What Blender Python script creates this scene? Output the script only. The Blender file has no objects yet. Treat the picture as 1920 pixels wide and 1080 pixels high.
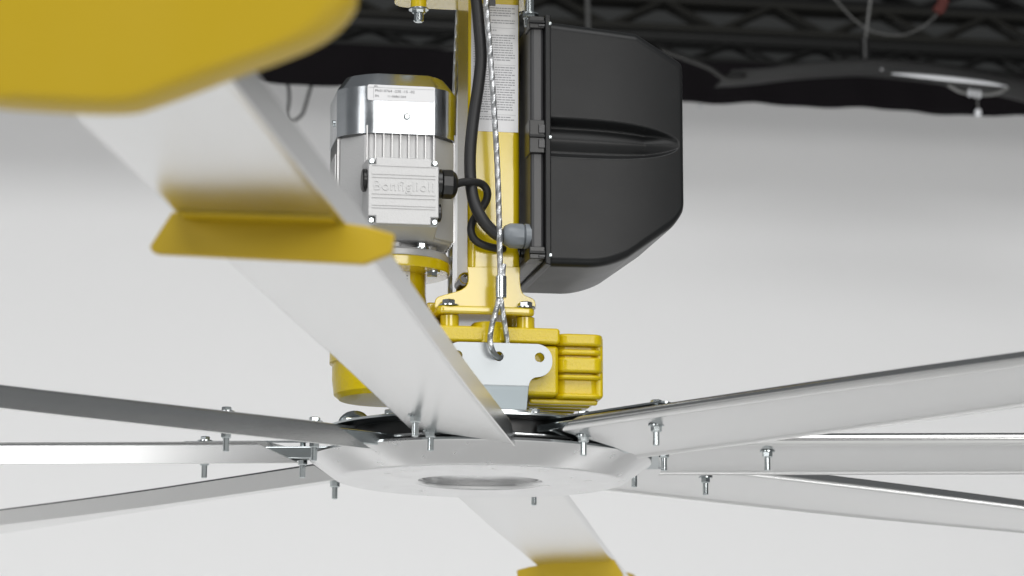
import bpy, bmesh, math, random
from mathutils import Vector, Matrix
random.seed(7)
sc = bpy.context.scene
COL = sc.collection
R = math.radians

# ------------------------------------------------------------------ camera
F = 5400.0                       # focal length in pixels of the 1920 px wide photo
PITCH = R(10.4)
DIST = 3.24                      # distance along the view axis to the centre of the fan hub
A = R(10.0)                      # the fan and the studio behind it stand turned by this much
right = Vector((1, 0, 0)); up = Vector((0, -math.sin(PITCH), math.cos(PITCH))); fwd = Vector((0, math.cos(PITCH), math.sin(PITCH)))
CAM = -(right*((901-960)/F*DIST) + up*(-(851-540)/F*DIST) + fwd*DIST)
cd = bpy.data.cameras.new('camera'); cam = bpy.data.objects.new('camera', cd); COL.objects.link(cam)
cam.location = CAM; cam.rotation_euler = (R(90)+PITCH, 0, 0)
cd.sensor_width = 36.0; cd.lens = F*36.0/1920.0; cd.clip_start = 0.05; cd.clip_end = 200
cd.dof.use_dof = True; cd.dof.focus_distance = 3.22; cd.dof.aperture_fstop = 9.0
sc.camera = cam

# ------------------------------------------------------------------ world, lamps, exposure
w = bpy.data.worlds.new('World'); sc.world = w; w.use_nodes = True
w.node_tree.nodes['Background'].inputs[0].default_value = (0.93, 0.97, 1.0, 1)
w.node_tree.nodes['Background'].inputs[1].default_value = 0.13
def area(name, loc, target, sx, sy, power, col=(1, 1, 1)):
    l = bpy.data.lights.new(name, 'AREA'); l.shape = 'RECTANGLE'; l.size = sx; l.size_y = sy; l.energy = power; l.color = col
    o = bpy.data.objects.new(name, l); COL.objects.link(o); o.location = loc
    o.rotation_euler = (Vector(target)-Vector(loc)).to_track_quat('-Z', 'Y').to_euler()
    return o
area('softbox_front', (1.75, -4.9, 0.88), (0, 0, 0.40), 2.4, 1.35, 70, (1, 0.985, 0.96))
area('softbox_left', (-3.05, -4.5, 0.95), (0, 0, 0.0), 1.7, 1.2, 34, (1, 1, 1))
area('softbox_overhead', (0.5, -3.9, 4.6), (0.5, -2.6, 0), 6.5, 4.0, 320, (1, 1, 0.995))
area('cyclorama_light', (0.9, 1.0, -1.85), (0.9, 4.3, 0.0), 10.0, 0.6, 126, (1, 1, 1))
vs = sc.view_settings
vs.view_transform = 'Standard'; vs.look = 'None'; vs.gamma = 1; vs.exposure = 0.0; vs.use_curve_mapping = False

# ------------------------------------------------------------------ helpers
def at(px, py, yl):
    """local (fan frame) point on the plane y = yl seen at photo pixel px, py"""
    d = right*((px-960)/F) + up*(-(py-540)/F) + fwd
    ca, sa = math.cos(A), math.sin(A)
    l = lambda v: Vector((v.x*ca+v.y*sa, -v.x*sa+v.y*ca, v.z))
    c, d = l(CAM), l(d)
    return c + d*((yl-c.y)/d.y)
def X(px, yl, py=400): return at(px, py, yl).x
def Z(py, yl, px=900): return at(px, py, yl).z

def nodes(name):
    m = bpy.data.materials.new(name); m.use_nodes = True
    return m, m.node_tree.nodes, m.node_tree.links, m.node_tree.nodes['Principled BSDF']
def mat(name, col, rough=0.5, metal=0.0, bump=0.0, bscale=200, var=0.0, vscale=8, coat=0.0, rvar=0.0, stretch=None, spec=0.5, bstretch=None):
    m, n, l, b = nodes(name)
    b.inputs['Base Color'].default_value = (*col, 1); b.inputs['Roughness'].default_value = rough; b.inputs['Metallic'].default_value = metal
    b.inputs['Specular IOR Level'].default_value = spec
    if coat: b.inputs['Coat Weight'].default_value = coat; b.inputs['Coat Roughness'].default_value = 0.12
    tc = n.new('ShaderNodeTexCoord')
    def noise(scale, st, det=4):
        t = n.new('ShaderNodeTexNoise'); t.inputs['Scale'].default_value = scale; t.inputs['Detail'].default_value = det
        if st:
            mp = n.new('ShaderNodeMapping'); mp.inputs['Scale'].default_value = st
            l.new(tc.outputs['Object'], mp.inputs['Vector']); l.new(mp.outputs['Vector'], t.inputs['Vector'])
        else: l.new(tc.outputs['Object'], t.inputs['Vector'])
        return t
    if var:
        t = noise(vscale, stretch); mx = n.new('ShaderNodeMix'); mx.data_type = 'RGBA'
        mx.inputs['A'].default_value = (*[c*(1-var) for c in col], 1); mx.inputs['B'].default_value = (*[min(1, c*(1+var)) for c in col], 1)
        l.new(t.outputs['Fac'], mx.inputs['Factor']); l.new(mx.outputs['Result'], b.inputs['Base Color'])
    if rvar:
        t = noise(vscale*3, stretch, 6); mr = n.new('ShaderNodeMapRange')
        mr.inputs['From Min'].default_value = 0.3; mr.inputs['From Max'].default_value = 0.7
        mr.inputs['To Min'].default_value = max(0.03, rough-rvar); mr.inputs['To Max'].default_value = rough+rvar
        l.new(t.outputs['Fac'], mr.inputs['Value']); l.new(mr.outputs['Result'], b.inputs['Roughness'])
    if bump:
        t = noise(bscale, bstretch, 3); bp = n.new('ShaderNodeBump'); bp.inputs['Strength'].default_value = bump; bp.inputs['Distance'].default_value = 0.001
        l.new(t.outputs['Fac'], bp.inputs['Height']); l.new(bp.outputs['Normal'], b.inputs['Normal'])
    return m
YEL = (0.66, 0.49, 0.002)
M = dict(
    yellow=mat('yellow_paint', YEL, 0.26, bump=0.05, bscale=260, var=0.03, coat=1.0),
    cast=mat('yellow_cast_paint', YEL, 0.3, bump=0.9, bscale=330, var=0.05, coat=0.35, spec=0.2),
    plastic=mat('yellow_plastic', (0.50, 0.342, 0.006), 0.42, bump=0.08, bscale=400, var=0.04, vscale=5, rvar=0.05),
    alu=mat('extruded_aluminium', (0.74, 0.74, 0.735), 0.23, 1.0, var=0.008, vscale=12, rvar=0.012, stretch=(0.02, 1, 1)),
    spun=mat('spun_aluminium', (0.72, 0.72, 0.72), 0.24, 1.0, var=0.02, vscale=14, rvar=0.04),
    cowl=mat('zinc_sheet', (0.72, 0.75, 0.78), 0.2, 1.0, var=0.04, vscale=12, rvar=0.04),
    zinc=mat('zinc_plating', (0.56, 0.60, 0.61), 0.22, 1.0, var=0.06, vscale=90),
    galv=mat('galvanised_steel', (0.43, 0.455, 0.47), 0.45, 1.0, var=0.02, vscale=30),
    castalu=mat('cast_aluminium_paint', (0.53, 0.53, 0.53), 0.42, 0.3, bump=0.25, bscale=420, var=0.03),
    fin=mat('aluminium_fin', (0.44, 0.44, 0.44), 0.36, 0.9, var=0.05, vscale=50),
    black=mat('black_plastic', (0.013, 0.0135, 0.014), 0.34, bump=0.08, bscale=900, var=0.05, rvar=0.02, spec=0.24),
    blackbase=mat('dark_grey_plastic', (0.045, 0.045, 0.047), 0.33, bump=0.1, bscale=900),
    hood=mat('black_lacquer', (0.004, 0.004, 0.004), 0.45, spec=0.08),
    gloss=mat('gland_black', (0.012, 0.012, 0.012), 0.3),
    rubber=mat('cable_rubber', (0.016, 0.016, 0.017), 0.5, bump=0.15, bscale=300),
    greygland=mat('grey_gland', (0.20, 0.22, 0.24), 0.4),
    hubblack=mat('black_anodised', (0.012, 0.012, 0.012), 0.35),
    paper=mat('label_paper', (0.76, 0.76, 0.77), 0.45),
    ink=mat('label_ink', (0.10, 0.10, 0.11), 0.6),
    greyink=mat('label_grey_ink', (0.33, 0.33, 0.35), 0.6),
    rope=mat('steel_wire', (0.54, 0.55, 0.56), 0.34, 1.0),
    wall=mat('white_cyclorama_paint', (0.80, 0.80, 0.80), 0.85, var=0.012, vscale=0.8),
    floor=mat('white_floor_paint', (0.82, 0.82, 0.815), 0.6, var=0.012, vscale=0.8),
    drape=mat('black_cloth', (0.006, 0.005, 0.006), 0.9, spec=0.1),
    truss=mat('black_truss_paint', (0.010, 0.010, 0.009), 0.45),
    olive=mat('dark_beam_paint', (0.030, 0.029, 0.024), 0.55),
    darkwall=mat('dark_studio_wall', (0.14, 0.143, 0.14), 0.9, var=0.25, vscale=0.7),
    whitep=mat('white_plastic', (0.7, 0.71, 0.73), 0.4),
    greycable=mat('grey_cable', (0.16, 0.16, 0.155), 0.5),
    red=mat('red_cloth', (0.10, 0.02, 0.015), 0.7),
)

def turned_marks(m, strength=0.05):
    n, l = m.node_tree.nodes, m.node_tree.links; b = n['Principled BSDF']
    tc = n.new('ShaderNodeTexCoord'); mp = n.new('ShaderNodeMapping'); mp.inputs['Scale'].default_value = (1, 1, 0); ln = n.new('ShaderNodeVectorMath'); ln.operation = 'LENGTH'
    t = n.new('ShaderNodeTexNoise'); t.noise_dimensions = '1D'; t.inputs['Scale'].default_value = 350; t.inputs['Detail'].default_value = 2
    bp = n.new('ShaderNodeBump'); bp.inputs['Strength'].default_value = strength; bp.inputs['Distance'].default_value = 0.0006
    l.new(tc.outputs['Object'], mp.inputs['Vector']); l.new(mp.outputs['Vector'], ln.inputs[0]); l.new(ln.outputs['Value'], t.inputs['W']); l.new(t.outputs['Fac'], bp.inputs['Height']); l.new(bp.outputs['Normal'], b.inputs['Normal'])
turned_marks(M['spun'])
class B:
    def __init__(s): s.bm = bmesh.new(); s.mi = 0
    def _f(s, vs):
        try:
            f = s.bm.faces.new(vs); f.material_index = s.mi; return f
        except ValueError: return None
    def box(s, x0, x1, y0, y1, z0, z1, mx=None):
        c = [Vector((x, y, z)) for x in (x0, x1) for y in (y0, y1) for z in (z0, z1)]
        if mx is not None: c = [mx @ v for v in c]
        v = [s.bm.verts.new(p) for p in c]
        for q in ((0, 1, 3, 2), (4, 6, 7, 5), (0, 4, 5, 1), (2, 3, 7, 6), (0, 2, 6, 4), (1, 5, 7, 3)): s._f([v[i] for i in q])
        return s
    def prism(s, poly, a, b, axis='y', mx=None):
        """polygon extruded from a to b along an axis; poly is (x,z) for y, (x,y) for z, (y,z) for x"""
        def P(u, v, t): return {'y': Vector((u, t, v)), 'z': Vector((u, v, t)), 'x': Vector((t, u, v))}[axis]
        lo = [P(u, v, a) for u, v in poly]; hi = [P(u, v, b) for u, v in poly]
        if mx is not None: lo = [mx @ p for p in lo]; hi = [mx @ p for p in hi]
        lo = [s.bm.verts.new(p) for p in lo]; hi = [s.bm.verts.new(p) for p in hi]
        n = len(poly)
        s._f(lo[::-1]); s._f(hi)
        for i in range(n): s._f([lo[i], lo[(i+1) % n], hi[(i+1) % n], hi[i]])
        return s
    def lathe(s, prof, n=64, c=(0, 0, 0), closed=False, axis='z', a0=0.0):
        """profile of (radius, height) turned round an axis through c; closed joins last to first"""
        c = Vector(c); rings = []
        for r, h in prof:
            ring = []
            for i in range(n):
                t = a0+2*math.pi*i/n
                p = {'z': Vector((r*math.cos(t), r*math.sin(t), h)), 'x': Vector((h, r*math.cos(t), r*math.sin(t))), 'y': Vector((r*math.cos(t), h, r*math.sin(t)))}[axis]
                ring.append(s.bm.verts.new(c+p))
            rings.append(ring)
        m = len(rings)
        for k in range(m if closed else m-1):
            a, b = rings[k], rings[(k+1) % m]
            for i in range(n): s._f([a[i], a[(i+1) % n], b[(i+1) % n], b[i]])
        if not closed: s._f(rings[0][::-1]); s._f(rings[-1])
        return s
    def cyl(s, c, r, h0, h1, n=24, axis='z', ch=0.0, a0=0.0):
        pr = [(r-ch, h0), (r, h0+ch), (r, h1-ch), (r-ch, h1)] if ch else [(r, h0), (r, h1)]
        return s.lathe(pr, n, c, False, axis, a0)
    def tube(s, pts, r, n=12, sub=8, smooth=True):
        P = spline(pts, sub) if smooth else [Vector(p) for p in pts]
        t = (P[1]-P[0]).normalized(); u = t.orthogonal().normalized(); rings = []
        for i, p in enumerate(P):
            t2 = ((P[min(i+1, len(P)-1)])-(P[max(i-1, 0)])).normalized()
            u = t.rotation_difference(t2) @ u; t = t2; v = t.cross(u)
            rr = r(i/(len(P)-1)) if callable(r) else r
            rings.append([s.bm.verts.new(p+rr*(u*math.cos(2*math.pi*k/n)+v*math.sin(2*math.pi*k/n))) for k in range(n)])
        for a, b in zip(rings, rings[1:]):
            for k in range(n): s._f([a[k], a[(k+1) % n], b[(k+1) % n], b[k]])
        s._f(rings[0][::-1]); s._f(rings[-1])
        return s
    def add_mesh(s, me, mx, mi):
        n0 = len(s.bm.faces); s.bm.from_mesh(me); s.bm.faces.ensure_lookup_table()
        vs = set()
        for f in s.bm.faces[n0:]:
            f.material_index = mi; vs.update(f.verts)
        for v in vs: v.co = mx @ v.co
    def build(s, name, material, parent=None, bevel=0.0, seg=2, ang=35, smooth=True, fix=True, loc=None):
        if fix: bmesh.ops.recalc_face_normals(s.bm, faces=s.bm.faces)
        me = bpy.data.meshes.new(name); s.bm.to_mesh(me); s.bm.free()
        for m in (material if isinstance(material, (list, tuple)) else [material]): me.materials.append(M[m])
        if smooth:
            for p in me.polygons: p.use_smooth = True
            me.set_sharp_from_angle(angle=R(ang))
        o = bpy.data.objects.new(name, me); COL.objects.link(o)
        if parent: o.parent = parent
        if loc: o.location = loc
        if bevel:
            md = o.modifiers.new('bevel', 'BEVEL'); md.width = bevel; md.segments = seg; md.limit_method = 'ANGLE'; md.angle_limit = R(30); md.harden_normals = False
        if smooth:
            wn = o.modifiers.new('weighted', 'WEIGHTED_NORMAL'); wn.keep_sharp = True
        return o
def spline(pts, sub=8):
    p = [Vector(q) for q in pts]; p = [2*p[0]-p[1]]+p+[2*p[-1]-p[-2]]; out = []
    for i in range(1, len(p)-2):
        a, b, c, d = p[i-1:i+3]
        for k in range(sub):
            t = k/sub
            out.append(0.5*((2*b)+(c-a)*t+(2*a-5*b+4*c-d)*t*t+(-a+3*b-3*c+d)*t**3))
    out.append(p[-2]); return out
def sheet(outer, holes=(), thick=0.004):
    """flat mesh in local xy with real holes, thickness along z (centred)"""
    cu = bpy.data.curves.new('c', 'CURVE'); cu.dimensions = '2D'; cu.fill_mode = 'BOTH'; cu.extrude = thick/2
    for poly in (outer, *holes):
        sp = cu.splines.new('POLY'); sp.points.add(len(poly)-1); sp.use_cyclic_u = True
        for q, (x, y) in zip(sp.points, poly): q.co = (x, y, 0, 1)
    o = bpy.data.objects.new('c', cu); me = bpy.data.meshes.new_from_object(o)
    bpy.data.objects.remove(o); bpy.data.curves.remove(cu)
    return me
def text_mesh(body, size, extrude=0.0, align='LEFT', spacing=1.0):
    cu = bpy.data.curves.new('t', 'FONT'); cu.body = body; cu.size = size; cu.extrude = extrude; cu.align_x = align; cu.space_character = spacing; cu.resolution_u = 3
    o = bpy.data.objects.new('t', cu); me = bpy.data.meshes.new_from_object(o)
    bpy.data.objects.remove(o); bpy.data.curves.remove(cu)
    return me
def circ(cx, cy, r, n=20): return [(cx+r*math.cos(2*math.pi*i/n), cy+r*math.sin(2*math.pi*i/n)) for i in range(n)]
def arc(cx, cy, r, a0, a1, n=8): return [(cx+r*math.cos(R(a0+(a1-a0)*i/n)), cy+r*math.sin(R(a0+(a1-a0)*i/n))) for i in range(n+1)]
def rrect(x0, x1, y0, y1, r, n=5):
    return arc(x1-r, y1-r, r, 0, 90, n)+arc(x0+r, y1-r, r, 90, 180, n)+arc(x0+r, y0+r, r, 180, 270, n)+arc(x1-r, y0+r, r, 270, 360, n)
XZ = Matrix(((1, 0, 0, 0), (0, 0, -1, 0), (0, 1, 0, 0), (0, 0, 0, 1)))     # sheet xy -> world xz, sheet normal towards the camera
def tag(o, label, cat, group=None, kind=None):
    o['label'] = label; o['category'] = cat
    if group: o['group'] = group
    if kind: o['kind'] = kind
    return o
def turned(o): o.rotation_euler = (0, 0, A); return o
def structure(o): o['kind'] = 'structure'; return turned(o)

# ------------------------------------------------------------------ setting: white sweep, dark studio behind
FLOOR = CAM.z-1.6
WY = 4.3                                                     # backdrop plane, fan frame
ZTOP = Z(190, WY-0.42, 1300)                                 # hem of the black drape
b = B()
plan = [(14, WY), (-3.6, WY)]+[(-3.6-1.6*math.sin(R(t)), WY-1.6+1.6*math.cos(R(t))) for t in range(10, 91, 10)]+[(-5.2, -0.5)]
prof = [(0.9-0.9*math.sin(R(t)), FLOOR+0.9-0.9*math.cos(R(t))) for t in range(0, 91, 10)]+[(0.0, ZTOP+0.125)]
rows = []
for i, (x, y) in enumerate(plan):
    p, q = Vector(plan[max(0, i-1)]), Vector(plan[min(len(plan)-1, i+1)]); t = (q-p).normalized(); nrm = Vector((-t.y, t.x))
    rows.append([b.bm.verts.new((x+nrm.x*d, y+nrm.y*d, z)) for d, z in prof])
for i in range(len(rows)-1):
    for k in range(len(prof)-1): b._f([rows[i][k], rows[i+1][k], rows[i+1][k+1], rows[i][k+1]])
structure(b.build('backdrop', 'wall', ang=180))
b = B(); v = [b.bm.verts.new(p) for p in ((-14, -14, FLOOR-0.004), (14, -14, FLOOR-0.004), (14, WY+0.3, FLOOR-0.004), (-14, WY+0.3, FLOOR-0.004))]; b._f(v)
structure(b.build('studio_floor', 'floor', fix=False))
b = B(); b.box(-14, 14, 9.0, 9.2, FLOOR, 8)
structure(b.build('studio_wall', 'darkwall'))

# black drape along the top of the backdrop: gathered folds, uneven hem
b = B(); nx, nz = 260, 10; g = []
DZ = 0.108
hemw = [0.0]*(nx+1)
for _ in range(26):
    c_, w_, a_ = random.uniform(-3.2, 3.2), random.uniform(0.03, 0.16), random.uniform(-0.0045, 0.002)
    hemw = [h+a_*math.exp(-((-3.2+6.4*i/nx-c_)/w_)**2) for i, h in enumerate(hemw)]
for i in range(nx+1):
    x = -3.2+6.4*i/nx
    hem = hemw[i]
    col = []
    for j in range(nz+1):
        t = j/nz
        y = WY-0.42-0.014*(1-0.6*t)*(math.sin(x*19+1.5*math.sin(x*5))+0.5*math.sin(x*43+t))
        col.append(b.bm.verts.new((x, y, ZTOP+hem*(1-t)+DZ*t)))
    col.append(b.bm.verts.new((x, WY-0.34, ZTOP+DZ+0.012))); col.append(b.bm.verts.new((x, WY+0.06, ZTOP+DZ+0.02)))  # unseen cloth return to the wall, added to block light from above
    g.append(col)
for i in range(nx):
    for j in range(nz+2): b._f([g[i][j], g[i+1][j], g[i+1][j+1], g[i][j+1]])
o = b.build('black_drape', 'drape', ang=60)
md = o.modifiers.new('solid', 'SOLIDIFY'); md.thickness = 0.004
turned(o); tag(o, 'black cloth drape hung along the top of the white backdrop', 'drape')

# lattice trusses above and behind the drape
def truss(y, zc, h, dep, r, pitch, label, x0=-3.4, x1=3.4, m='truss', ph=0.0):
    e = bpy.data.objects.new('lighting_truss', None); COL.objects.link(e); turned(e)
    for yy in (y-dep/2, y+dep/2):
        for zz in (zc-h/2, zc+h/2):
            B().cyl((0, yy, zz), r, x0, x1, 12, 'x').build('chord_pipe', m, e)
    x = x0+ph; k = 0; proto = {}
    while x < x1-pitch:
        for yy in (y-dep/2, y+dep/2):
            sgn = 1 if k % 2 else -1
            if sgn not in proto:
                bb = B(); bb.tube([(0, 0, -sgn*h/2), (pitch, 0, sgn*h/2)], r*0.75, 8, smooth=False)
                ob = bb.build('brace', m, e)
                proto[sgn] = ob
            else:
                ob = proto[sgn].copy(); COL.objects.link(ob); ob.parent = e
            ob.location = (x, yy, zc)
        x += pitch; k += 1
    tag(e, label, 'truss', 'trusses above the backdrop')
def zat(py, y, px=1500): return at(px, py, y).z
truss(5.2, (zat(90, 5.2)+zat(124, 5.2))/2, zat(90, 5.2)-zat(124, 5.2), 0.05, 0.009, 0.14, 'black lattice truss just above the black drape')
truss(6.0, (zat(18, 6.0)+zat(68, 6.0))/2, zat(18, 6.0)-zat(68, 6.0), 0.06, 0.014, 0.19, 'dark olive lattice truss along the top edge of the picture', m='olive', ph=0.07)
truss(7.0, (zat(-36, 7.0)+zat(8, 7.0))/2, zat(-36, 7.0)-zat(8, 7.0), 0.06, 0.016, 0.23, 'black lattice truss cut off by the top edge of the picture', ph=0.03)
b = B(); b.prism(rrect(6.78, 6.86, zat(26, 6.8), zat(10, 6.8), 0.01), -3.6, 3.6, 'x')
tag(turned(b.build('ceiling_beam', 'olive')), 'dark flat beam behind the black lattice trusses', 'beam')
b = B(); b.prism(rrect(5.55, 5.66, zat(94, 5.6), zat(77, 5.6), 0.012), -3.6, 3.6, 'x')
tag(turned(b.build('ceiling_beam', 'truss')), 'black flat beam between the two lattice trusses', 'beam')

# arched black fixture at the upper right, hung from the truss
e = bpy.data.objects.new('arched_fixture', None); COL.objects.link(e); turned(e)
FY = 3.62
def arch(pxs, dy=0.0): return [at(px, py, FY+dy) for px, py in pxs]
top = [(1355, 147), (1420, 140), (1500, 129), (1580, 122), (1640, 121), (1740, 129), (1830, 141), (1920, 163), (2010, 192)]
bot = [(1355, 149), (1420, 147), (1500, 138), (1580, 134), (1640, 133), (1740, 143), (1830, 158), (1920, 176), (2010, 200)]
b = B(); T = spline(arch(top), 6); Bo = spline(arch(bot), 6); rows = []
for p, q in zip(T, Bo):
    c = (p+q)/2; h = (p.z-q.z)/2
    rows.append([b.bm.verts.new((c.x, c.y+0.09*math.cos(2*math.pi*k/14), c.z+h*math.sin(2*math.pi*k/14))) for k in range(14)])
for p, q in zip(rows, rows[1:]):
    for k in range(14): b._f([p[k], p[(k+1) % 14], q[(k+1) % 14], q[k]])
b._f(rows[0]); b._f(rows[-1])
b.build('hood', 'hood', e)
b = B(); b.tube([at(px, py, FY-0.10) for px, py in [(1672, 138), (1720, 142), (1790, 149), (1850, 156), (1888, 162)]], lambda t: 0.0012+0.0044*math.sin(math.pi*min(1, max(0, t))), 10)
b.build('highlight_strip', 'whitep', e)  # white strip standing in for the reflected highlight on the hood
b = B(); b.tube([at(px, py, FY-0.03) for px, py in [(1240, 94), (1290, 112), (1330, 128), (1362, 148), (1400, 148)]], 0.006, 8); b.build('frame_rod', 'truss', e)
b = B(); b.cyl(at(1622, 110, FY), 0.013, -0.004, 0.052, 14); b.build('hanger_block', 'gloss', e)
b = B(); b.tube([at(1622, 80, FY), at(1627, 40, FY), at(1636, -30, FY)], 0.0035, 8); b.build('hanger_rod', 'greycable', e)
b = B(); b.cyl(at(1653, 125, FY-0.02), 0.004, -0.008, 0.014, 10); b.build('knob', 'whitep', e)
tag(e, 'arched black glossy hood with a painted highlight strip hanging below the trusses', 'light hood')
# coil of pale cable with a round plug under the hood
e = bpy.data.objects.new('cable_coil', None); COL.objects.link(e); turned(e)
b = B(); b.tube([at(px, py, FY-0.11) for px, py in [(1778, 160), (1800, 172), (1822, 176), (1850, 178), (1872, 174), (1890, 164)]], 0.0036, 8); b.build('cable', 'greycable', e)
b = B()
for dx in (0, 9, 18): b.lathe([(0.0085+0.0022*math.cos(R(t)), 0.0022*math.sin(R(t))) for t in range(0, 360, 45)], 16, at(1818+dx, 174+dx*0.15, FY-0.12), True, 'x')
b.build('coil', 'whitep', e)
b = B(); b.tube([at(1832, 180, FY-0.12), at(1834, 203, FY-0.12)], 0.0015, 6, smooth=False); b.build('drop_cord', 'greycable', e)
b = B(); b.lathe([(0.001, -0.011), (0.006, -0.009), (0.0085, -0.003), (0.0085, 0.003), (0.006, 0.008), (0.002, 0.010)], 16, at(1834, 211, FY-0.12)); b.build('plug', 'whitep', e)
tag(e, 'pale cable coil with a round plug hanging at the right edge', 'cable')
# thin hanging cords
b = B(); b.tube([at(px, py, 4.0) for px, py in [(1560, -8), (1600, 35), (1640, 60), (1690, 66), (1730, 50), (1760, 25)]], 0.0022, 6)
tag(turned(b.build('overhead_wire', 'greycable')), 'thin cord sagging in a curve beneath the red cloth tie', 'cord')
b = B()
pr = [at(px, py, 4.0) for px, py in [(1746, 18), (1758, 4), (1752, -8), (1778, -10), (1776, 8), (1768, 26), (1760, 30)]]
b.prism([(p.x, p.z) for p in pr], 3.985, 4.0)
tag(turned(b.build('cloth_tie', 'red', bevel=0.004)), 'small red cloth tie on the cord at the top right', 'tie')
e = bpy.data.objects.new('drop_line', None); COL.objects.link(e); turned(e)
B().tube([at(1312, 120, 4.1), at(1313, 196, 4.1)], 0.0012, 6, smooth=False).build('line', 'greycable', e)
B().cyl(at(1313, 199, 4.1), 0.005, -0.006, 0.006, 10).build('weight', 'whitep', e)
tag(e, 'thin line with a small white end hanging right of the control box', 'cord')
b = B(); b.tube([at(1101, -20, 5.0), at(1103, 60, 5.0)], 0.0075, 10, smooth=False)
tag(turned(b.build('hanging_pole', 'greycable')), 'short grey pole hanging behind the top of the control box', 'pole')
b = B(); b.tube([at(px, py, 3.9) for px, py in [(612, 96), (600, 128), (584, 160), (572, 200), (566, 215), (552, 226), (543, 226), (538, 214), (542, 190), (541, 165), (533, 146), (520, 138)]], 0.0042, 8)
tag(turned(b.build('cable_loop', 'rubber')), 'black cable loop hanging in front of the backdrop left of the motor', 'cable')
b = B(); b.tube([at(px, py, 4.4) for px, py in [(540, 92), (600, 98), (680, 104), (780, 100), (900, 92)]], 0.005, 8)
tag(turned(b.build('ceiling_pipe', 'greycable')), 'thin grey pipe crossing behind the yellow blade tip', 'pipe')

# ------------------------------------------------------------------ the fan
FAN = bpy.data.objects.new('ceiling_fan', None); COL.objects.link(FAN); FAN.rotation_euler = (0, 0, A)
tag(FAN, 'large industrial ceiling fan with yellow gearbox, silver motor and eight aluminium blades', 'ceiling fan')

def hexbolt(bb, c, r, h, up=True, washer=True):
    c = Vector(c); s = 1 if up else -1
    if washer: bb.cyl(c, r*1.45, min(0, s*0.0016), max(0, s*0.0016), 20)
    z0, z1 = s*0.0010, s*(0.0017+h)
    pr = [(r, z0), (r, z1-s*h*0.2), (r*0.82, z1)] if up else [(r*0.82, z1), (r, z1-s*h*0.2), (r, z0)]
    bb.lathe(pr, 6, c, a0=random.random())

# ---- hub
hub = B()
hub.lathe([(0.190, -0.0055), (0.1925, -0.0085), (0.1915, -0.0105), (0.163, -0.0305), (0.157, -0.032), (0.074, -0.0325), (0.070, -0.031), (0.0685, -0.028), (0.0685, -0.016), (0.066, -0.016), (0.066, -0.028), (0.155, -0.029), (0.187, -0.0065)], 128, closed=True)
HUB = hub.build('hub', 'spun', FAN, ang=40)
B().lathe([(0.0002, -0.0252), (0.058, -0.025), (0.0655, -0.021), (0.0655, -0.016), (0.0002, -0.016)], 64).build('shaft_plate', 'spun', HUB)
B().lathe([(0.10, -0.008), (0.166, -0.008), (0.166, -0.001), (0.10, -0.001)], 96, closed=True).build('lower_ring', 'hubblack', HUB)
B().lathe([(0.05, -0.0008), (0.172, -0.0008), (0.1725, 0.0006), (0.172, 0.002), (0.05, 0.002)], 128, closed=True).build('blade_plate', 'spun', HUB)
B().lathe([(0.06, 0.0022), (0.150, 0.0022), (0.150, 0.020), (0.06, 0.020)], 96, closed=True).build('drum', 'hubblack', HUB)
B().lathe([(0.05, 0.0202), (0.174, 0.0202), (0.178, 0.0212), (0.178, 0.0235), (0.174, 0.0245), (0.05, 0.0245)], 128, closed=True).build('retainer_disc', 'zinc', HUB)
B().lathe([(0.04, 0.0247), (0.128, 0.0247), (0.132, 0.028), (0.132, 0.0325), (0.128, 0.034), (0.04, 0.034)], 96, closed=True).build('top_flange', 'zinc', HUB)
B().lathe([(0.02, 0.0342), (0.036, 0.0342), (0.036, 0.062), (0.02, 0.062)], 48, closed=True).build('output_shaft', 'zinc', HUB)
for k in range(12):
    t = 2*math.pi*(k+0.4)/12; bb = B(); hexbolt(bb, (0.158*math.cos(t), 0.158*math.sin(t), 0.0246), 0.0062, 0.005); bb.build('bolt', 'zinc', HUB)
for t in (R(172)-A, R(352)-A):
    n = 24; bb = B()
    bb.tube([Vector((0.146*math.cos(t)-0.0165*math.cos(q)*math.sin(t+R(70)), 0.146*math.sin(t)+0.0165*math.cos(q)*math.cos(t+R(70)), 0.0365+0.010*math.sin(q))) for q in [2*math.pi*i/n for i in range(n+1)]], 0.0040, 8, smooth=False)
    bb.build('safety_ring', 'zinc', HUB)

HUB.rotation_euler = (0, R(0.6), 0)
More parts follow.
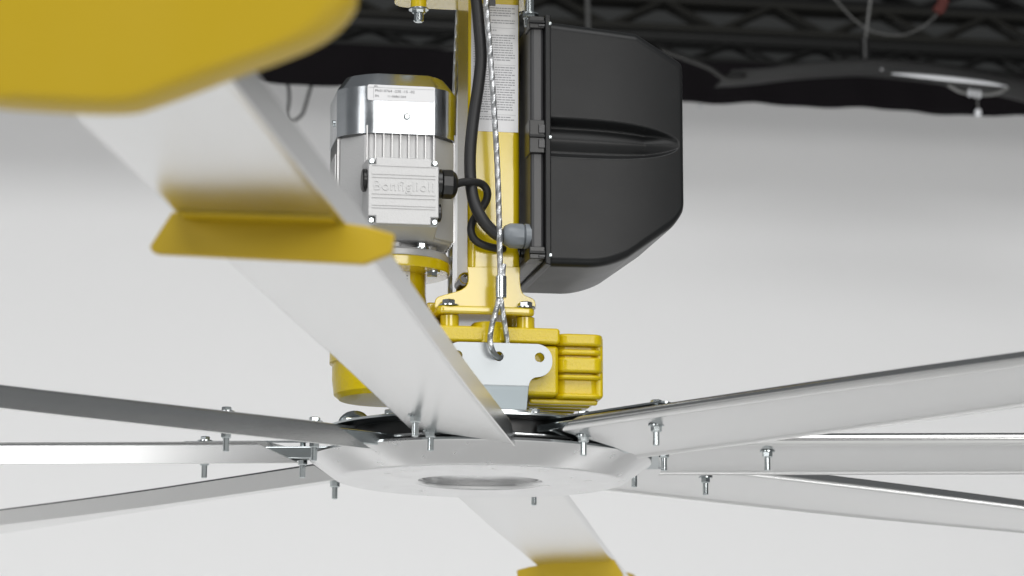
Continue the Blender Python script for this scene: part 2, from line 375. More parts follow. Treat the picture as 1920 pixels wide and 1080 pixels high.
# ---- blades
BETA = R(8.5); BETA1 = R(2.5); R0, R1 = 0.196, 1.775; RF = 1.312; ZB = -0.002
sec = arc(-0.058, 0.003, 0.007, 270, 90, 8)
sec = sec+[(-0.042, 0.0130), (-0.018, 0.0158), (0.010, 0.0172), (0.038, 0.0172), (0.057, 0.0162), (0.0599, 0.0158), (0.0618, 0.0140), (0.0655, -0.0058), (0.0640, -0.0066), (0.0610, -0.0050), (0.055, -0.0042), (0.020, -0.0036), (-0.030, -0.0040)]
SEC0 = sec = [(y*0.91, z) for y, z in sec]
sec = [(y+0.0065, z) for y, z in sec]
TILT = Matrix.Rotation(-BETA, 4, 'X')
def make_blade():
    bb = B(); rings = []
    for r in (R0, 0.40, 0.58, 0.70, 0.82, 0.94, 1.06, 1.18, 1.312, 1.5, R1):
        t = min(1, max(0, (r-0.52)/(1.312-0.52))); t = t*t*(3-2*t)
        mx = Matrix.Translation((0, 0, ZB)) @ Matrix.Rotation(-(BETA+(BETA1-BETA)*t), 4, 'X')
        rings.append([bb.bm.verts.new(mx @ Vector((r+(2.2*max(0, z+0.006) if r == R0 else 0), y+0.003+0.0032*(r-0.2)+(0.0040*t if y > 0.05 and z > 0.01 else 0), z))) for y, z in SEC0])
    for p, q in zip(rings, rings[1:]):
        for k in range(len(p)): bb._f([p[k], p[(k+1) % len(p)], q[(k+1) % len(p)], q[k]])
    bb._f(rings[0]); bb._f(rings[-1])
    bl = bb.build('blade', 'alu', FAN, ang=32)
    TM = Matrix.Translation((0, 0, ZB)) @ TILT
    bb = B(); bb.prism([(-0.046, 0.0005), (-0.046, 0.0095), (0.056, 0.0125), (0.056, -0.0015)], 0.150, 0.275, 'x', TM); bb.build('spar', 'zinc', bl, bevel=0.0015)
    bb = B(); bb.prism(rrect(0.158, 0.345, -0.041, -0.015, 0.009), 0.0150, 0.0172, 'z', TM); bb.build('retainer_bar', 'zinc', bl)
    for r in (0.208, 0.322):
        bb = B(); yb = -0.028
        zt = ZB+0.0174*math.cos(BETA)+0.028*math.sin(BETA); zb = ZB-0.004+0.028*math.sin(BETA)
        hexbolt(bb, (r, yb, zt-0.0006), 0.0060, 0.0042)
        hexbolt(bb, (r, yb, zb+0.0006), 0.0058, 0.0060, up=False)
        bb.cyl((r, yb, 0), 0.0034, zb-0.0215, zt, 12, ch=0.0008)
        bb.build('bolt', 'zinc', bl)
    TM = Matrix.Translation((0, 0, ZB)) @ Matrix.Rotation(-BETA1, 4, 'X')
    # air fence: a yellow collar clasping the blade with a deep fin under it
    bb = B()
    out = [(-0.0545, -0.0012), (-0.068, -0.0255), (-0.0665, -0.0290), (-0.062, -0.0305), (0.080, -0.033), (0.0985, -0.0250), (0.0995, -0.0115), (0.080, -0.0068), (0.064, -0.0050), (0.058, -0.0012)]
    bb.prism(out, RF-0.0035, RF+0.0035, 'x', TM)
    bb.prism([(-0.046, -0.0036), (-0.046, -0.0062), (0.060, -0.0062), (0.060, -0.0036)], RF+0.0030, RF+0.022, 'x', TM)
    bb.build('airfence', 'plastic', bl, bevel=0.0016)
    # winglet: upswept tip fin, thick, with a rounded root fairing over the blade end
    bb = B()
    prof = [(-0.062, -0.010), (-0.060, -0.034), (-0.048, -0.043), (-0.010, -0.0455), (0.028, -0.0455), (0.048, -0.040), (0.086, -0.0245), (0.112, -0.015), (0.134, -0.005), (0.146, 0.006), (0.150, 0.015), (0.145, 0.022), (0.100, 0.024), (0.0, 0.024), (-0.045, 0.020), (-0.060, 0.008)]
    sp = spline([(y, 0, z) for y, z in prof]+[(prof[0][0], 0, prof[0][1])], 4)[:-1]
    poly = [(p.x, p.z) for p in sp]
    n = len(poly); cy = sum(p[0] for p in poly)/n; cz = sum(p[1] for p in poly)/n
    levels = [(-0.004, 0.965), (0.0, 0.992), (0.006, 1.0), (0.016, 0.985), (0.022, 0.95), (0.024, 0.85)]
    rings = []
    for dx, s in levels:
        rings.append([bb.bm.verts.new(TM @ Vector((R1+dx+max(0, (z+0.03))*0.22, cy+(y-cy)*s, cz+(z-cz)*s))) for y, z in poly])
    for p, q in zip(rings, rings[1:]):
        for k in range(n): bb._f([p[k], p[(k+1) % n], q[(k+1) % n], q[k]])
    bb._f(rings[0]); bb._f(rings[-1])
    bb.build('winglet', 'plastic', bl, ang=50)
    return bl
SWAY = R(0.6)                                               # the rotor hangs a touch out of level
blade0 = make_blade()
for k in range(8):
    if k == 0: bl = blade0
    else:
        bl = blade0.copy(); COL.objects.link(bl); bl.parent = FAN
        for ch in blade0.children:
            c = ch.copy(); COL.objects.link(c); c.parent = bl
    bl.rotation_euler = (Matrix.Rotation(SWAY, 3, 'Y') @ Matrix.Rotation(R(-96.2+45*k+(1.0 if k in (1, 3) else 0.0))-A, 3, 'Z')).to_euler()

# ---- gearbox
GF = -0.058; GB = 0.062                                     # front and back of the gear case
xm = X(735, 0.0)                                            # motor axis
zb, zt = Z(737, GF), Z(611, GF)
xr = X(1049, GF, 680)
g = B()
g.prism(rrect(X(836, GF, 680), xr, zb, Z(643, GF), 0.004), GF+0.004, GB, 'y')
GEAR = g.build('gearbox', 'cast', FAN, bevel=0.004, seg=3)
B().prism(rrect(xm+0.01, xr+0.001, Z(641, GF), zt, 0.004), GF, GB+0.004, 'y').build('case_rim', 'cast', GEAR, bevel=0.003, seg=3)
B().cyl((X(922, GF, 610), GF+0.018, 0), 0.0205, Z(641, GF)-0.002, zt+0.0055, 32, ch=0.002).build('boss', 'cast', GEAR)
lob = B(); lob.lathe([(0.058, zb-0.002), (0.064, zb+0.003), (0.066, zb+0.02), (0.066, Z(690, 0)), (0.069, Z(688, 0)), (0.069, Z(640, 0)), (0.066, Z(636, 0)), (0.060, Z(612, 0)), (0.04, Z(604, 0))], 64, (xm, 0, 0))
lob.build('input_housing', 'cast', GEAR)
B().box(xm, X(850, GF), GF+0.010, GB, zb+0.001, Z(644, GF)).build('case_web', 'cast', GEAR, bevel=0.003)
B().lathe([(0.046, Z(610, 0)), (0.037, Z(585, 0)), (0.035, Z(560, 0)), (0.035, Z(515, 0)), (0.04, Z(506, 0))], 48, (xm+0.004, 0, 0)).build('input_neck', 'yellow', GEAR)
zf = Z(496, -0.06)
B().lathe([(0.03, zf-0.006), (0.050, zf-0.0055), (0.0655, zf-0.0045), (0.0665, zf-0.003), (0.0665, zf+0.0065), (0.065, zf+0.008), (0.03, zf+0.008)], 72, (xm, 0, 0)).build('input_flange', 'yellow', GEAR)
for k, t in enumerate((-40, 50, 140, 220)):
    bb = B(); hexbolt(bb, (xm+0.054*math.cos(R(t)), 0.054*math.sin(R(t)), zf-0.0048), 0.0062, 0.005, up=False); bb.build('flange_bolt', 'zinc', GEAR)
# small white sticker on the neck
bb = B(); rs = 0.0362; n = 10; xs = [R(-128+58*i/n) for i in range(n+1)]
zs0, zs1 = Z(556, -0.035), Z(511, -0.035)
lo = [bb.bm.verts.new((xm+0.004+rs*math.cos(t), rs*math.sin(t), zs0)) for t in xs]; hi = [bb.bm.verts.new((xm+0.004+rs*math.cos(t), rs*math.sin(t), zs1)) for t in xs]
for i in range(n): bb._f([lo[i], lo[i+1], hi[i+1], hi[i]])
bb.mi = 1
for r_ in range(7):
    z0 = zs1-0.0025-r_*0.0033
    for a0, a1 in ((-78, -74), (-90, -86), (-102, -99)):
        if random.random() < 0.8:
            v = [bb.bm.verts.new((xm+0.004+(rs+0.0002)*math.cos(R(t)), (rs+0.0002)*math.sin(R(t)), z)) for t, z in ((a0, z0-0.0014), (a1, z0-0.0014), (a1, z0), (a0, z0))]; bb._f(v)
bb.build('sticker', ['paper', 'ink'], GEAR, fix=False)
# finned end cover on the right
xe0, xe1 = xr-0.001, X(1133, GF+0.012, 680)
zc0, zc1 = Z(744, GF, 1100), Z(624, GF, 1100)
cv = B(); cv.prism(rrect(xe0, xe1-0.003, GF+0.017, GB-0.012, 0.012), zc0+0.003, zc1-0.004, 'z'); cv.build('end_cover', 'cast', GEAR, bevel=0.003)
for p0, p1, pr in ((624, 646, 0.004), (652, 663, 0.001), (668, 696, 0.0035), (700, 709, 0.001), (735, 744.5, 0.0)):
    B().prism(rrect(xe0+0.0005, xe1-0.001, GF+0.011-pr, GB-0.008, 0.012), Z(p1, GF, 1100), Z(p0, GF, 1100), 'z').build('cover_rib', 'cast', GEAR, bevel=0.0028, seg=3)
B().prism(rrect(xe1-0.0095, xe1, GF+0.016, GB-0.016, 0.004), zc0+0.001, zc1-0.001, 'z').build('end_plate', 'cast', GEAR, bevel=0.003)
for k in range(4):
    y0 = GF+0.02+k*0.024
    B().box(xr-0.030, xe1-0.006-k*0.004, y0, y0+0.010, zc0-0.006, zc0-0.0002).build('underside_rib', 'cast', GEAR, bevel=0.002)
# mounting feet bosses under the post foot
PF = -0.045
zfp0, zfp1 = Z(589, -0.06), Z(574, -0.06)
for px in (843, 985):
    for y in (-0.046, 0.046):
        B().cyl((X(px, -0.046, 595), y, 0), 0.0105, zt-0.001, zfp0-0.0003, 28, ch=0.0008).build('standoff', 'yellow', GEAR)

# ---- safety bracket: bent galvanised plate with three holes
BY = GF-0.004
cxp = X(934, BY, 670); ez0, ez1 = Z(706, BY, 934), Z(644, BY, 934); hz = Z(669, BY, 934)
hw = 0.0605; sw = 0.034; r = (ez1-ez0)/2*0.93
outer = [(cxp+sw, ez0-0.010)]+arc(cxp+sw+0.010, ez0-0.010, 0.010, 180, 90, 6)+arc(cxp+hw-r, ez0+r, r, -90, 0, 8)+arc(cxp+hw-r, ez1-r, r, 0, 90, 8)
outer += arc(cxp-hw+r, ez1-r, r, 90, 180, 8)+arc(cxp-hw+r, ez0+r, r, 180, 270, 8)+arc(cxp-sw-0.010, ez0-0.010, 0.010, 90, 0, 6)
# left-right points are ordered anticlockwise
holes = [circ(cxp+dx, hz, 0.0055, 24) for dx in (-0.0462, 0, 0.0462)]
bb = B(); bb.add_mesh(sheet(outer, holes, 0.004), Matrix.Translation((0, BY-0.002, 0)) @ XZ, 0)
BRK = bb.build('safety_bracket', 'galv', FAN, bevel=0.0006)
bb = B(); th = [(BY-0.004, ez0-0.0101), (BY-0.0032, ez0-0.0125), (BY-0.0010, ez0-0.0150), (BY+0.013, 0.0345), (BY+0.0175, 0.0345), (BY+0.0030, ez0-0.0145), (BY+0.0008, ez0-0.012), (BY, ez0-0.0101)]
bb.prism(th, cxp-sw, cxp+sw, 'x'); bb.build('bent_stem', 'galv', BRK, bevel=0.0005)
for px, py in ((905, 752), (998, 745)):
    p = at(px, py, -0.045); bb = B(); hexbolt(bb, (p.x, p.y, 0.0345), 0.0065, 0.005); bb.cyl((p.x, p.y, 0), 0.004, 0.034, 0.0460, 12); bb.build('bolt', 'zinc', BRK)

# ---- support post
px0, px1 = X(879, PF, 300), X(976, PF, 300); zp0 = zfp1; zp1 = Z(-60, PF)
post = B()
post.prism(rrect(px0, px1, PF, -PF, 0.009, 8), Z(520, PF), zp1, 'z')
POST = post.build('support_post', 'yellow', FAN)
# slanted side return on the left with its relief notch
def pp(l, y): return [(at(a_, b_, y).x, at(a_, b_, y).z) for a_, b_ in l]
ap = spline([(x, 0, z) for x, z in pp([(876, 500), (878, 520), (874, 536), (860, 545), (835, 552), (821, 557), (816, 564), (815, 578)], PF)], 4)
ap2 = spline([(x, 0, z) for x, z in pp([(1004, 580), (1004, 568), (999, 560), (985, 554), (978, 545), (975, 525), (975, 500)], PF)], 4)
poly = [(v.x, v.z) for v in ap]+[(v.x, v.z) for v in ap2]
B().prism(poly, PF-0.0005, PF+0.0035).build('foot_apron', 'yellow', POST, bevel=0.0008)
B().prism([(x, z) for x, z in poly], -PF-0.0035, -PF+0.0005).build('foot_apron', 'yellow', POST, bevel=0.0008)
lip = B(); lip.lathe([(0.0062+0.0016*math.cos(R(t)), 0.02*math.sin(R(t))) for t in range(0, 360, 30)], 24, at(868, 527, PF+0.022), True, 'y'); 
lip.build('relief_collar', 'yellow', POST)
B().cyl(at(868, 527, PF+0.004), 0.0052, 0.0, 0.03, 20, 'y').build('relief_hole_shade', 'gloss', POST)  # solid black plug, the hole's inner shade put into its colour
fx0, fx1 = X(821, -0.062, 580), X(1004, -0.062, 580)
B().prism(rrect(fx0, fx1, -0.062, 0.062, 0.008), zfp0, zfp1, 'z').build('foot_plate', 'yellow', POST, bevel=0.003, seg=3)
B().prism(rrect(fx0-0.006, fx0+0.012, -0.02, 0.05, 0.003), zfp0-0.006, zfp1+0.010, 'z').build('foot_tab', 'yellow', POST, bevel=0.002)
for px in (841, 985):
    for y in (-0.052, 0.052):
        bb = B(); hexbolt(bb, (X(px, -0.052, 570), y, zfp1+0.0002), 0.0080, 0.0058); bb.build('foot_bolt', 'zinc', POST)
# top mounting flange at the upper edge of the picture
zfl = Z(17, 0.075, 800)
fl = B(); fl.prism(rrect(X(752, 0.0, 0), X(1003, 0.0, 0), -0.10, 0.075, 0.018), zfl, zfl+0.008, 'z'); fl.build('top_plate', 'yellow', POST, bevel=0.002)
for px, y in ((785, -0.055), (992, -0.07)):
    bb = B(); x = X(px, y, 10); hexbolt(bb, (x, y, Z(22, y)), 0.0078, 0.0045, up=False); bb.cyl((x, y, 0), 0.0058, Z(47, y), zfl, 16, ch=0.0015); bb.build('stud', 'zinc', POST)
B().cyl((X(785, -0.055, 5), -0.055, 0), 0.009, Z(22, -0.055), zfl-0.0001, 24).build('spacer', 'yellow', POST)
# long printed safety label: rows of fine print
LY = PF-0.0003
lx0, lx1 = X(877.5, PF, 120)+0.0035, X(971.5, PF, 120); lz0, lz1 = Z(247, PF, 930), Z(8, PF, 930)
bb = B(); v = [bb.bm.verts.new(p) for p in ((lx0, LY, lz0), (lx1, LY, lz0), (lx1, LY, lz1), (lx0, LY, lz1))]; bb._f(v)
bb.mi = 1; z = lz1-0.004; row = 0
while z > lz0+0.012:
    full = random.choice([1, 1, 1, 0.95, 0.9, 0.55, 0.35])
    x = lx0+0.003; xe = lx0+0.003+(lx1-lx0-0.007)*full
    while x < xe:
        wl = random.uniform(0.0016, 0.0055); x2 = min(x+wl, xe)
        v = [bb.bm.verts.new(p) for p in ((x, LY-0.0002, z-0.0011), (x2, LY-0.0002, z-0.0011), (x2, LY-0.0002, z), (x, LY-0.0002, z))]; bb._f(v)
        x = x2+0.0007
    z -= 0.0029; row += 1
    if full < 0.9 and random.random() < 0.7:
        z -= 0.0008
        v = [bb.bm.verts.new(p) for p in ((lx0+0.003, LY-0.0002, z-0.0001), (lx1-0.003, LY-0.0002, z-0.0001), (lx1-0.003, LY-0.0002, z+0.0002), (lx0+0.003, LY-0.0002, z+0.0002))]; bb._f(v); z -= 0.0022
bb.build('printed_label', ['paper', 'greyink'], POST, fix=False, smooth=False)

# ---- motor
MR = 0.068                                                  # half width across the flats
def octo(h, f): return [(f, -h), (h, -f), (h, f), (f, h), (-f, h), (-h, f), (-h, -f), (-f, -h)]
zmt = Z(262, -MR, 735); zmb = Z(447, -MR, 735)
mb = B(); mb.prism([(xm+x, y) for x, y in octo(0.0625, 0.0365)], zmb, zmt+0.02, 'z')
MOT = mb.build('electric_motor', 'castalu', FAN, bevel=0.003)
# cowl: sheet steel cap, flats and rounded corners, chamfered crown, open below
def cowl_ring(h, n=8):
    out = []
    cr = 0.055
    for qx, qy, a0 in ((1, -1, -90), (1, 1, 0), (-1, 1, 90), (-1, -1, 180)):
        pts = [(0.0385, -h), (0.052, -h+0.009), (h-0.006, -0.0455), (h, -0.030)]
        rot = R(a0+90)
        c, s = math.cos(rot), math.sin(rot)
        out += [(x*c-y*s, x*s+y*c) for x, y in pts]
    return out
zc_b, zc_s, zc_t = Z(250, -MR, 735), Z(160, -MR, 735), Z(143, -0.05, 735)
cw = B(); rings = []
for h, z in ((0.0672, zc_b), (0.0684, zc_b), (0.0684, zc_s-0.001), (0.0672, zc_s+0.001), (0.0575, zc_t), (0.0555, zc_t+0.0012)):
    k = h/0.0684
    rings.append([cw.bm.verts.new((xm+x*k, y*k, z)) for x, y in cowl_ring(0.0684)])
for p, q in zip(rings, rings[1:]):
    for i in range(len(p)): cw._f([p[i], p[(i+1) % len(p)], q[(i+1) % len(p)], q[i]])
cw._f(rings[-1])
inner = [cw.bm.verts.new((v.co.x, v.co.y, zc_b+0.03)) for v in rings[0]]
for i in range(len(inner)): cw._f([rings[0][i], inner[i], inner[(i+1) % len(inner)], rings[0][(i+1) % len(inner)]])
cw._f(inner)
cw.build('fan_cowl', 'cowl', MOT, ang=28)
for xx, yy, ax in ((X(763, -MR, 220), -0.0685, 'y'), (xm-0.0685, -0.01, 'x')):
    bb = B(); s = -1
    zz = Z(219, -MR, 763) if ax == 'y' else Z(236, 0, 625)
    bb.lathe([(0.0038, 0.0), (0.0038, -0.0012), (0.0026, -0.0022), (0.0010, -0.0022), (0.0008, -0.0012)], 16, (xx, yy, zz), axis=ax); bb.build('cowl_screw', 'zinc', MOT)
# nameplate sticker bent round the cowl front
lx = 0.0385; zl0, zl1 = Z(190, -MR-0.0006, 750), Z(159, -MR-0.0006, 720)
bb = B(); nmy = -0.0689
pts = rrect(xm-0.0378, xm+0.0383, zl0, zl1-0.0003, 0.0022, 3)
bb.add_mesh(sheet(pts, (), 0.0003), Matrix.Translation((0, nmy, 0)) @ XZ, 0)
tz = zl1-0.0085; TXT = lambda x, z: Matrix.Translation((x, nmy-0.0004, z)) @ XZ
bb.add_mesh(text_mesh('PN', 0.0040), TXT(xm-0.0295, tz), 1)
bb.add_mesh(text_mesh('010764 -230 -15 -02', 0.0042, spacing=1.12), TXT(xm-0.0240, tz), 1)
bb.add_mesh(text_mesh('SN', 0.0036), TXT(xm-0.0295, tz-0.0058), 1)
bb.add_mesh(text_mesh('11-06861204', 0.0036, spacing=1.1), TXT(xm-0.0155, tz-0.0058), 1)
bb.add_mesh(text_mesh('BFR:', 0.0024), TXT(xm-0.0305, tz+0.0056), 1)
for x0_, x1_, z0_, z1_ in ((-0.0370, 0.0375, tz+0.0048, tz+0.0050), (-0.0312, -0.0310, tz-0.0075, tz+0.0049)):
    bb.mi = 1; v = [bb.bm.verts.new((xm+x, nmy-0.0004, z)) for x, z in ((x0_, z0_), (x1_, z0_), (x1_, z1_), (x0_, z1_))]; bb._f(v)
bb.build('nameplate', ['paper', 'ink'], MOT, fix=False, smooth=False)
# cooling fins, front bank and side banks
zf0, zf1 = zmb+0.004, zmt+0.016
fp = None
for i in range(9):
    x = -0.0375+i*0.0094
    if fp is None:
        fp = B().box(-0.0007, 0.0007, -0.0668, -0.061, zf0, zf1).build('cooling_fin', 'fin', MOT); o = fp
    else: o = fp.copy(); COL.objects.link(o); o.parent = MOT
    o.location = (xm+x, 0, 0)
sp_ = None
for side in (-1, 1):
    for i in range(7):
        y = -0.034+i*0.0113
        if sp_ is None: sp_ = B().box(-0.0672, -0.060, -0.0008, 0.0008, zf0, zf1).build('cooling_fin', 'fin', MOT); o = sp_
        else: o = sp_.copy(); COL.objects.link(o); o.parent = MOT
        o.location = (xm, y, 0); o.rotation_euler = (0, 0, 0 if side < 0 else math.pi)
for sx, sy in ((-1, -1), (1, -1), (1, 1), (-1, 1)):
    t = math.atan2(sy, sx)
    bb = B(); bb.box(0.0675, 0.0735, -0.0185, 0.0185, zmb+0.003, zmt+0.006, Matrix.Translation((xm, 0, 0)) @ Matrix.Rotation(t, 4, 'Z'))
    bb.build('corner_pad', 'castalu', MOT, bevel=0.0015)
# side label plate on the left
B().box(xm-0.0690, xm-0.0676, -0.03, 0.02, Z(400, 0, 622), Z(300, 0, 622)).build('side_plate', 'fin', MOT)
# terminal box with lid
TY0, TY1 = -0.060, -0.100
tx0, tx1 = X(690, TY1, 360), X(823, TY1, 360); tz0, tz1 = Z(421, TY1, 755), Z(296, TY1, 755)
bb = B()
lo = [(tx0-0.002, tz0-0.010), (tx1+0.001, tz0-0.010), (tx1+0.001, tz1+0.001), (tx0-0.002, tz1+0.001)]
hi = [(tx0, tz0), (tx1, tz0), (tx1, tz1), (tx0, tz1)]
v0 = [bb.bm.verts.new((x, TY0, z)) for x, z in lo]; v1 = [bb.bm.verts.new((x, TY1+0.006, z)) for x, z in hi]
bb._f(v0); bb._f(v1)
for i in range(4): bb._f([v0[i], v0[(i+1) % 4], v1[(i+1) % 4], v1[i]])
bb.build('terminal_box', 'castalu', MOT, bevel=0.0022, seg=3)
nb = 0.0085
lid = [(tx0+nb, tz0), (tx1-nb, tz0), (tx1-nb, tz0+nb), (tx1, tz0+nb), (tx1, tz1-nb), (tx1-nb, tz1-nb), (tx1-nb, tz1), (tx0+nb, tz1), (tx0+nb, tz1-nb), (tx0, tz1-nb), (tx0, tz0+nb), (tx0+nb, tz0+nb)]
B().prism(lid, TY1-0.001, TY1+0.0057).build('box_lid', 'castalu', MOT, bevel=0.0012, seg=2)
for x in (tx0+nb*0.5, tx1-nb*0.5):
    for z in (tz0+nb*0.5, tz1-nb*0.5):
        bb = B(); bb.lathe([(0.0036, 0.0), (0.0036, -0.0030), (0.0026, -0.0042), (0.0012, -0.0042), (0.0010, -0.0026)], 16, (x, TY1+0.0058, z), axis='y'); bb.build('lid_screw', 'zinc', MOT)
for py in (312, 328, 334, 365, 372, 386, 391):
    z = Z(py, TY1, 755); B().box(tx0+0.004, tx1-0.004, TY1-0.00185, TY1-0.0011, z-0.00045, z+0.00045).build('lid_line', 'castalu', MOT)
bb = B(); bb.add_mesh(text_mesh('Bonfiglioli', 0.0158, 0.0006, 'CENTER', 1.08), Matrix.Translation(((tx0+tx1)/2, TY1-0.0013, Z(358, TY1, 755))) @ XZ, 0)
bb.build('embossed_lettering', 'castalu', MOT, fix=False)
# glands and plugs
def gland(c, r, l, s, m, n=6):
    bb = B()
    bb.lathe([(r*1.0, 0), (r*1.0, s*l*0.2)] if s > 0 else [(r*1.0, s*l*0.2), (r*1.0, 0)], 32, c, axis='x')
    pr = [(r*0.86, s*l*0.2), (r*1.02, s*l*0.28), (r*1.02, s*l*0.72), (r*0.8, s*l*0.92), (r*0.55, s*l)]
    bb.lathe(pr if s > 0 else pr[::-1], 10, c, axis='x', a0=0.3)
    return bb
gc = at(826, 345, -0.085)
gland((tx1-0.0005, gc.y, gc.z), 0.0165, 0.023, 1, 'gloss').build('cable_gland', 'gloss', MOT)
pc = at(680, 338, -0.085); B().lathe([(0.0125, 0), (0.013, -0.004), (0.011, -0.0055)], 24, (tx0+0.0002, pc.y, pc.z), axis='x').build('blind_plug', 'gloss', MOT)
pc = at(824, 400, -0.088); B().lathe([(0.010, 0), (0.010, 0.003), (0.008, 0.004)], 24, (tx1+0.0002, pc.y, pc.z), axis='x').build('blind_plug', 'gloss', MOT)
# lower end shield: legs and silver flange
zs = zf+0.0082
B().lathe([(0.03, zs), (0.0645, zs), (0.0650, zs+0.001), (0.0650, zs+0.0065), (0.063, zs+0.009), (0.045, zs+0.012), (0.045, zmb+0.002)], 72, (xm, 0, 0)).build('end_shield', 'castalu', MOT)
for t in (-150, -95, -40, 50, 140, 95):
    bb = B(); bb.box(0.036, 0.056, -0.008, 0.008, zs+0.004, zmb+0.001, Matrix.Translation((xm, 0, 0)) @ Matrix.Rotation(R(t), 4, 'Z')); bb.build('shield_rib', 'castalu', MOT, bevel=0.003)
for t in (-62, -120, 28):
    bb = B(); hexbolt(bb, (xm+0.056*math.cos(R(t)), 0.056*math.sin(R(t)), zs+0.0085), 0.0062, 0.006); bb.build('shield_bolt', 'zinc', MOT)

# ---- control box: base against the post, deep moulded cover
CF, CB = -0.088, 0.090
bx0, bx1 = X(996, CF, 250), X(1022, CF, 250)
ztop, zbot = Z(33, CF, 1010), Z(482, CF, 1010)
bs = B(); bs.prism([(bx0, zbot+0.002), (bx1, zbot-0.005), (bx1, ztop), (bx0+0.003, ztop), (bx0, ztop-0.006)], CF+0.004, CB)
BOX = bs.build('control_box', 'blackbase', FAN, bevel=0.004, seg=3)
cx0, cx1 = X(1030, CF, 250), X(1285, CF, 250)
s = (cx1-cx0)/255.0
def ztp(x):
    u = (x-cx0)/s
    return Z(37, CF, 1030)-s*(u*0.085 if u < 165 else 165*0.085+(u-165)*0.56)
def zbt(x):
    u = (x-cx0)/s; z0 = Z(497, CF, 1030)
    if u < 70: return z0
    if u < 150: return z0+s*((u-70)**2*0.0034)
    zz = 80**2*0.0034; sl = 80*0.0068*1.32
    return z0+s*(zz+(u-150)*sl+max(0, u-225)**2*0.018)
NXc, NZc = 100, 190
cv = B(); front = []; xsn = [cx0+(cx1-cx0)*(1-(1-i/NXc)**1.12) for i in range(NXc+1)]
def smooth01(t): t = min(1, max(0, t)); return t*t*(3-2*t)
def fronty(x, z, a, c):
    u = (x-cx0)/s
    y = CF+0.0085*((u-85)/170)**2 if u > 85 else CF
    for d, r in ((a-z, 0.011), (z-c, 0.010), (cx1-x, 0.004)):
        if d < r: y += r-math.sqrt(max(0, r*r-(r-d)**2))
    # leaf shaped recess running across the face
    zc = Z(256, CF, 1030)-u*s*0.014
    t = min(1, u/246.0); h = s*37*math.sqrt(max(0, 1-t**3.2))
    if h > 1e-5:
        q = abs(z-zc)/h
        if q < 1: y += 0.016*min(1, (1-t)*4.0)*smooth01((1-q)/0.34)*(0.78+0.22*min(1, q*1.8)**1.5)
    return y
for x in xsn:
    a, c = ztp(x), zbt(x)
    if a-c < 0.01: a = c+0.01
    front.append([cv.bm.verts.new((x, fronty(x, c+(a-c)*j/NZc, a, c), c+(a-c)*j/NZc)) for j in range(NZc+1)])
back = []
for x in xsn:
    a, c = ztp(x), zbt(x)
    back.append((cv.bm.verts.new((x, CB-0.004, c)), cv.bm.verts.new((x, CB-0.004, a))))
for i in range(NXc):
    for j in range(NZc): cv._f([front[i][j], front[i+1][j], front[i+1][j+1], front[i][j+1]])
    cv._f([front[i][0], back[i][0], back[i+1][0], front[i+1][0]])
    cv._f([front[i][-1], front[i+1][-1], back[i+1][1], back[i][1]])
    cv._f([back[i][0], back[i][1], back[i+1][1], back[i+1][0]])
cv._f(front[-1]+[back[-1][1], back[-1][0]]); cv._f(front[0][::-1]+[back[0][0], back[0][1]])
cv.build('cover', 'black', BOX, ang=60)
rx0, rx1 = bx1-0.0002, cx0+0.0015
B().prism([(rx0, zbot-0.0075), (rx1, zbot-0.0092), (rx1, ztop+0.0035), (rx0, ztop+0.0035)], CF-0.0025, CB-0.001).build('clip_rail', 'black', BOX, bevel=0.0012)
for py, hh in ((42, 0.014), (256, 0.038), (474, 0.014)):
    zc = Z(py, CF, 1008)
    B().box(bx0-0.0022, rx0-0.0003, CF-0.0012, CF+0.030, zc-hh/2, zc+hh/2).build('snap_recess', 'gloss', BOX, bevel=0.001)
    B().box(bx0-0.003, rx0-0.0003, CF-0.0040, CF-0.0014, zc-0.0016, zc+0.0016).build('snap_bar', 'black', BOX, bevel=0.0006)
    for q in ((-1, 1) if hh > 0.02 else (1,)):
        B().box(bx0+0.008, rx0-0.0003, CF-0.0030, CF-0.0013, zc+q*0.0085-0.0050 if hh > 0.02 else zc-0.0052, zc+q*0.0085+0.0050 if hh > 0.02 else zc-0.0022).build('snap_tongue', 'blackbase', BOX, bevel=0.0006)
for py in (45, 258, 479):
    B().lathe([(0.0022, 0.0), (0.0022, -0.0012), (0.0012, -0.002)], 14, (rx1-0.001, CF-0.0024, Z(py, CF, 1030)), axis='y').build('rail_rivet', 'zinc', BOX)
gp = at(985, 443, CF+0.018)
gland((bx0+0.0015, gp.y, gp.z), 0.0140, 0.031, -1, 'greygland').build('cable_gland', 'greygland', BOX)
gp2 = at(985, 468, CF+0.055)
gland((bx0+0.0015, gp2.y, gp2.z), 0.010, 0.022, -1, 'gloss').build('cable_gland', 'gloss', BOX)

# ------------------------------------------------------------------ cables and safety ropes
CY = -0.075
pts = [at(px, py, y) for px, py, y in ((885, -40, -0.07), (893, 0, -0.068), (899, 60, -0.066), (902, 110, -0.064), (897, 160, -0.063), (888, 220, -0.062), (882, 280, -0.063), (882, 330, -0.066), (888, 375, -0.072), (905, 412, -0.076), (928, 437, -0.073), (946, 445, -0.070))]
b = B(); b.tube(pts, 0.0068, 16, 10)
tag(turned(b.build('power_cable', 'rubber')), 'thick black power cable running down the post into the grey gland', 'cable')
g0 = Vector((tx1+0.021, gc.y, gc.z))
pts = [g0, at(866, 342, -0.080), at(885, 341, -0.074), at(903, 345, -0.066), at(913, 357, -0.062), at(912, 375, -0.058), at(900, 395, -0.055), at(887, 414, -0.056), at(883, 432, -0.058), at(890, 449, -0.058), at(908, 460, -0.056), at(935, 466, -0.050), Vector((bx0-0.018, gp2.y, gp2.z))]
b = B(); b.tube(pts, 0.0045, 14, 10)
tag(turned(b.build('motor_cable', 'rubber')), 'thinner black cable curling from the motor gland round to the control box', 'cable')
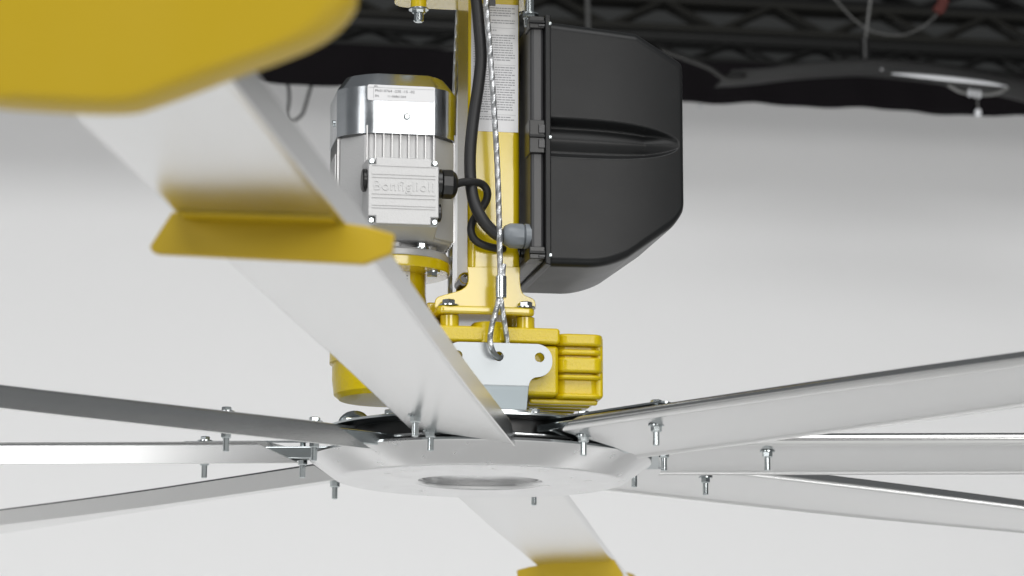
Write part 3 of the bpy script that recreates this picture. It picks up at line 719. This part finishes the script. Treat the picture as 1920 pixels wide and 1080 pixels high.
def rope(bb, pts, r, turns_per_m=62, strands=6, sub=10):
    P = spline(pts, sub); L = [0]
    for a_, c_ in zip(P, P[1:]): L.append(L[-1]+(c_-a_).length)
    step = 0.0012; n = int(L[-1]/step); Q = []; j = 0
    for i in range(n+1):
        d = min(i*step, L[-1]-1e-6)
        while L[j+1] < d: j += 1
        Q.append(P[j].lerp(P[j+1], (d-L[j])/max(1e-9, L[j+1]-L[j])))
    t = (Q[1]-Q[0]).normalized(); u = t.orthogonal().normalized(); fr = []
    for i in range(len(Q)):
        t2 = (Q[min(i+1, len(Q)-1)]-Q[max(i-1, 0)]).normalized(); u = t.rotation_difference(t2) @ u; t = t2; fr.append((Q[i], u.copy(), t.cross(u)))
    rs = r*0.42
    for k in range(strands):
        path = [q+(r-rs)*(uu*math.cos(2*math.pi*(k/strands+i*step*turns_per_m))+vv*math.sin(2*math.pi*(k/strands+i*step*turns_per_m))) for i, (q, uu, vv) in enumerate(fr)]
        bb.tube(path, rs, 6, smooth=False)
e = bpy.data.objects.new('safety_cable', None); COL.objects.link(e); turned(e)
ry = -0.080
b = B(); rope(b, [at(px, py, ry) for px, py in ((908, -40), (913, 20), (919, 100), (926, 200), (932, 300), (935.5, 400), (937, 470), (938, 530))], 0.0034); b.build('wire_rope', 'rope', e)
b = B(); rope(b, [at(px, py, y) for px, py, y in ((944, 496, ry), (942, 520, ry), (938, 545, ry), (932, 575, ry), (922, 612, ry), (919, 640, ry-0.002), (925, 660, ry), (935, 671, BY-0.002), (944, 668, BY+0.003), (950, 650, BY+0.001), (950, 632, BY-0.004), (944, 595, ry+0.006), (939, 560, ry), (937, 530, ry))], 0.0032); b.build('rope_loop', 'rope', e)
p = at(939, 537, ry); b = B()
fr_ = [(0.0062*math.cos(R(t))*1.0, 0.0045*math.sin(R(t))) for t in range(0, 360, 20)]
b.prism([(p.x+0.0002+x, p.y+y) for x, y in fr_], p.z-0.0130, p.z+0.0120, 'z'); b.build('ferrule', 'zinc', e, bevel=0.0008)
p = at(923, 1, ry-0.004); B().box(p.x-0.0035, p.x+0.0035, p.y-0.002, p.y+0.001, p.z-0.006, p.z+0.02).build('rope_tag', 'gloss', e)
tag(e, 'twisted steel safety cable in front of the post looped through the bracket', 'wire rope')
b = B(); rope(b, [at(px, py, 0.075) for px, py in ((862, -40), (857, 60), (853, 160), (849, 300), (845, 440), (844, 545), (848, 600))], 0.0030)
tag(turned(b.build('safety_cable', 'rope')), 'steel safety cable hanging behind the post beside the motor', 'wire rope')
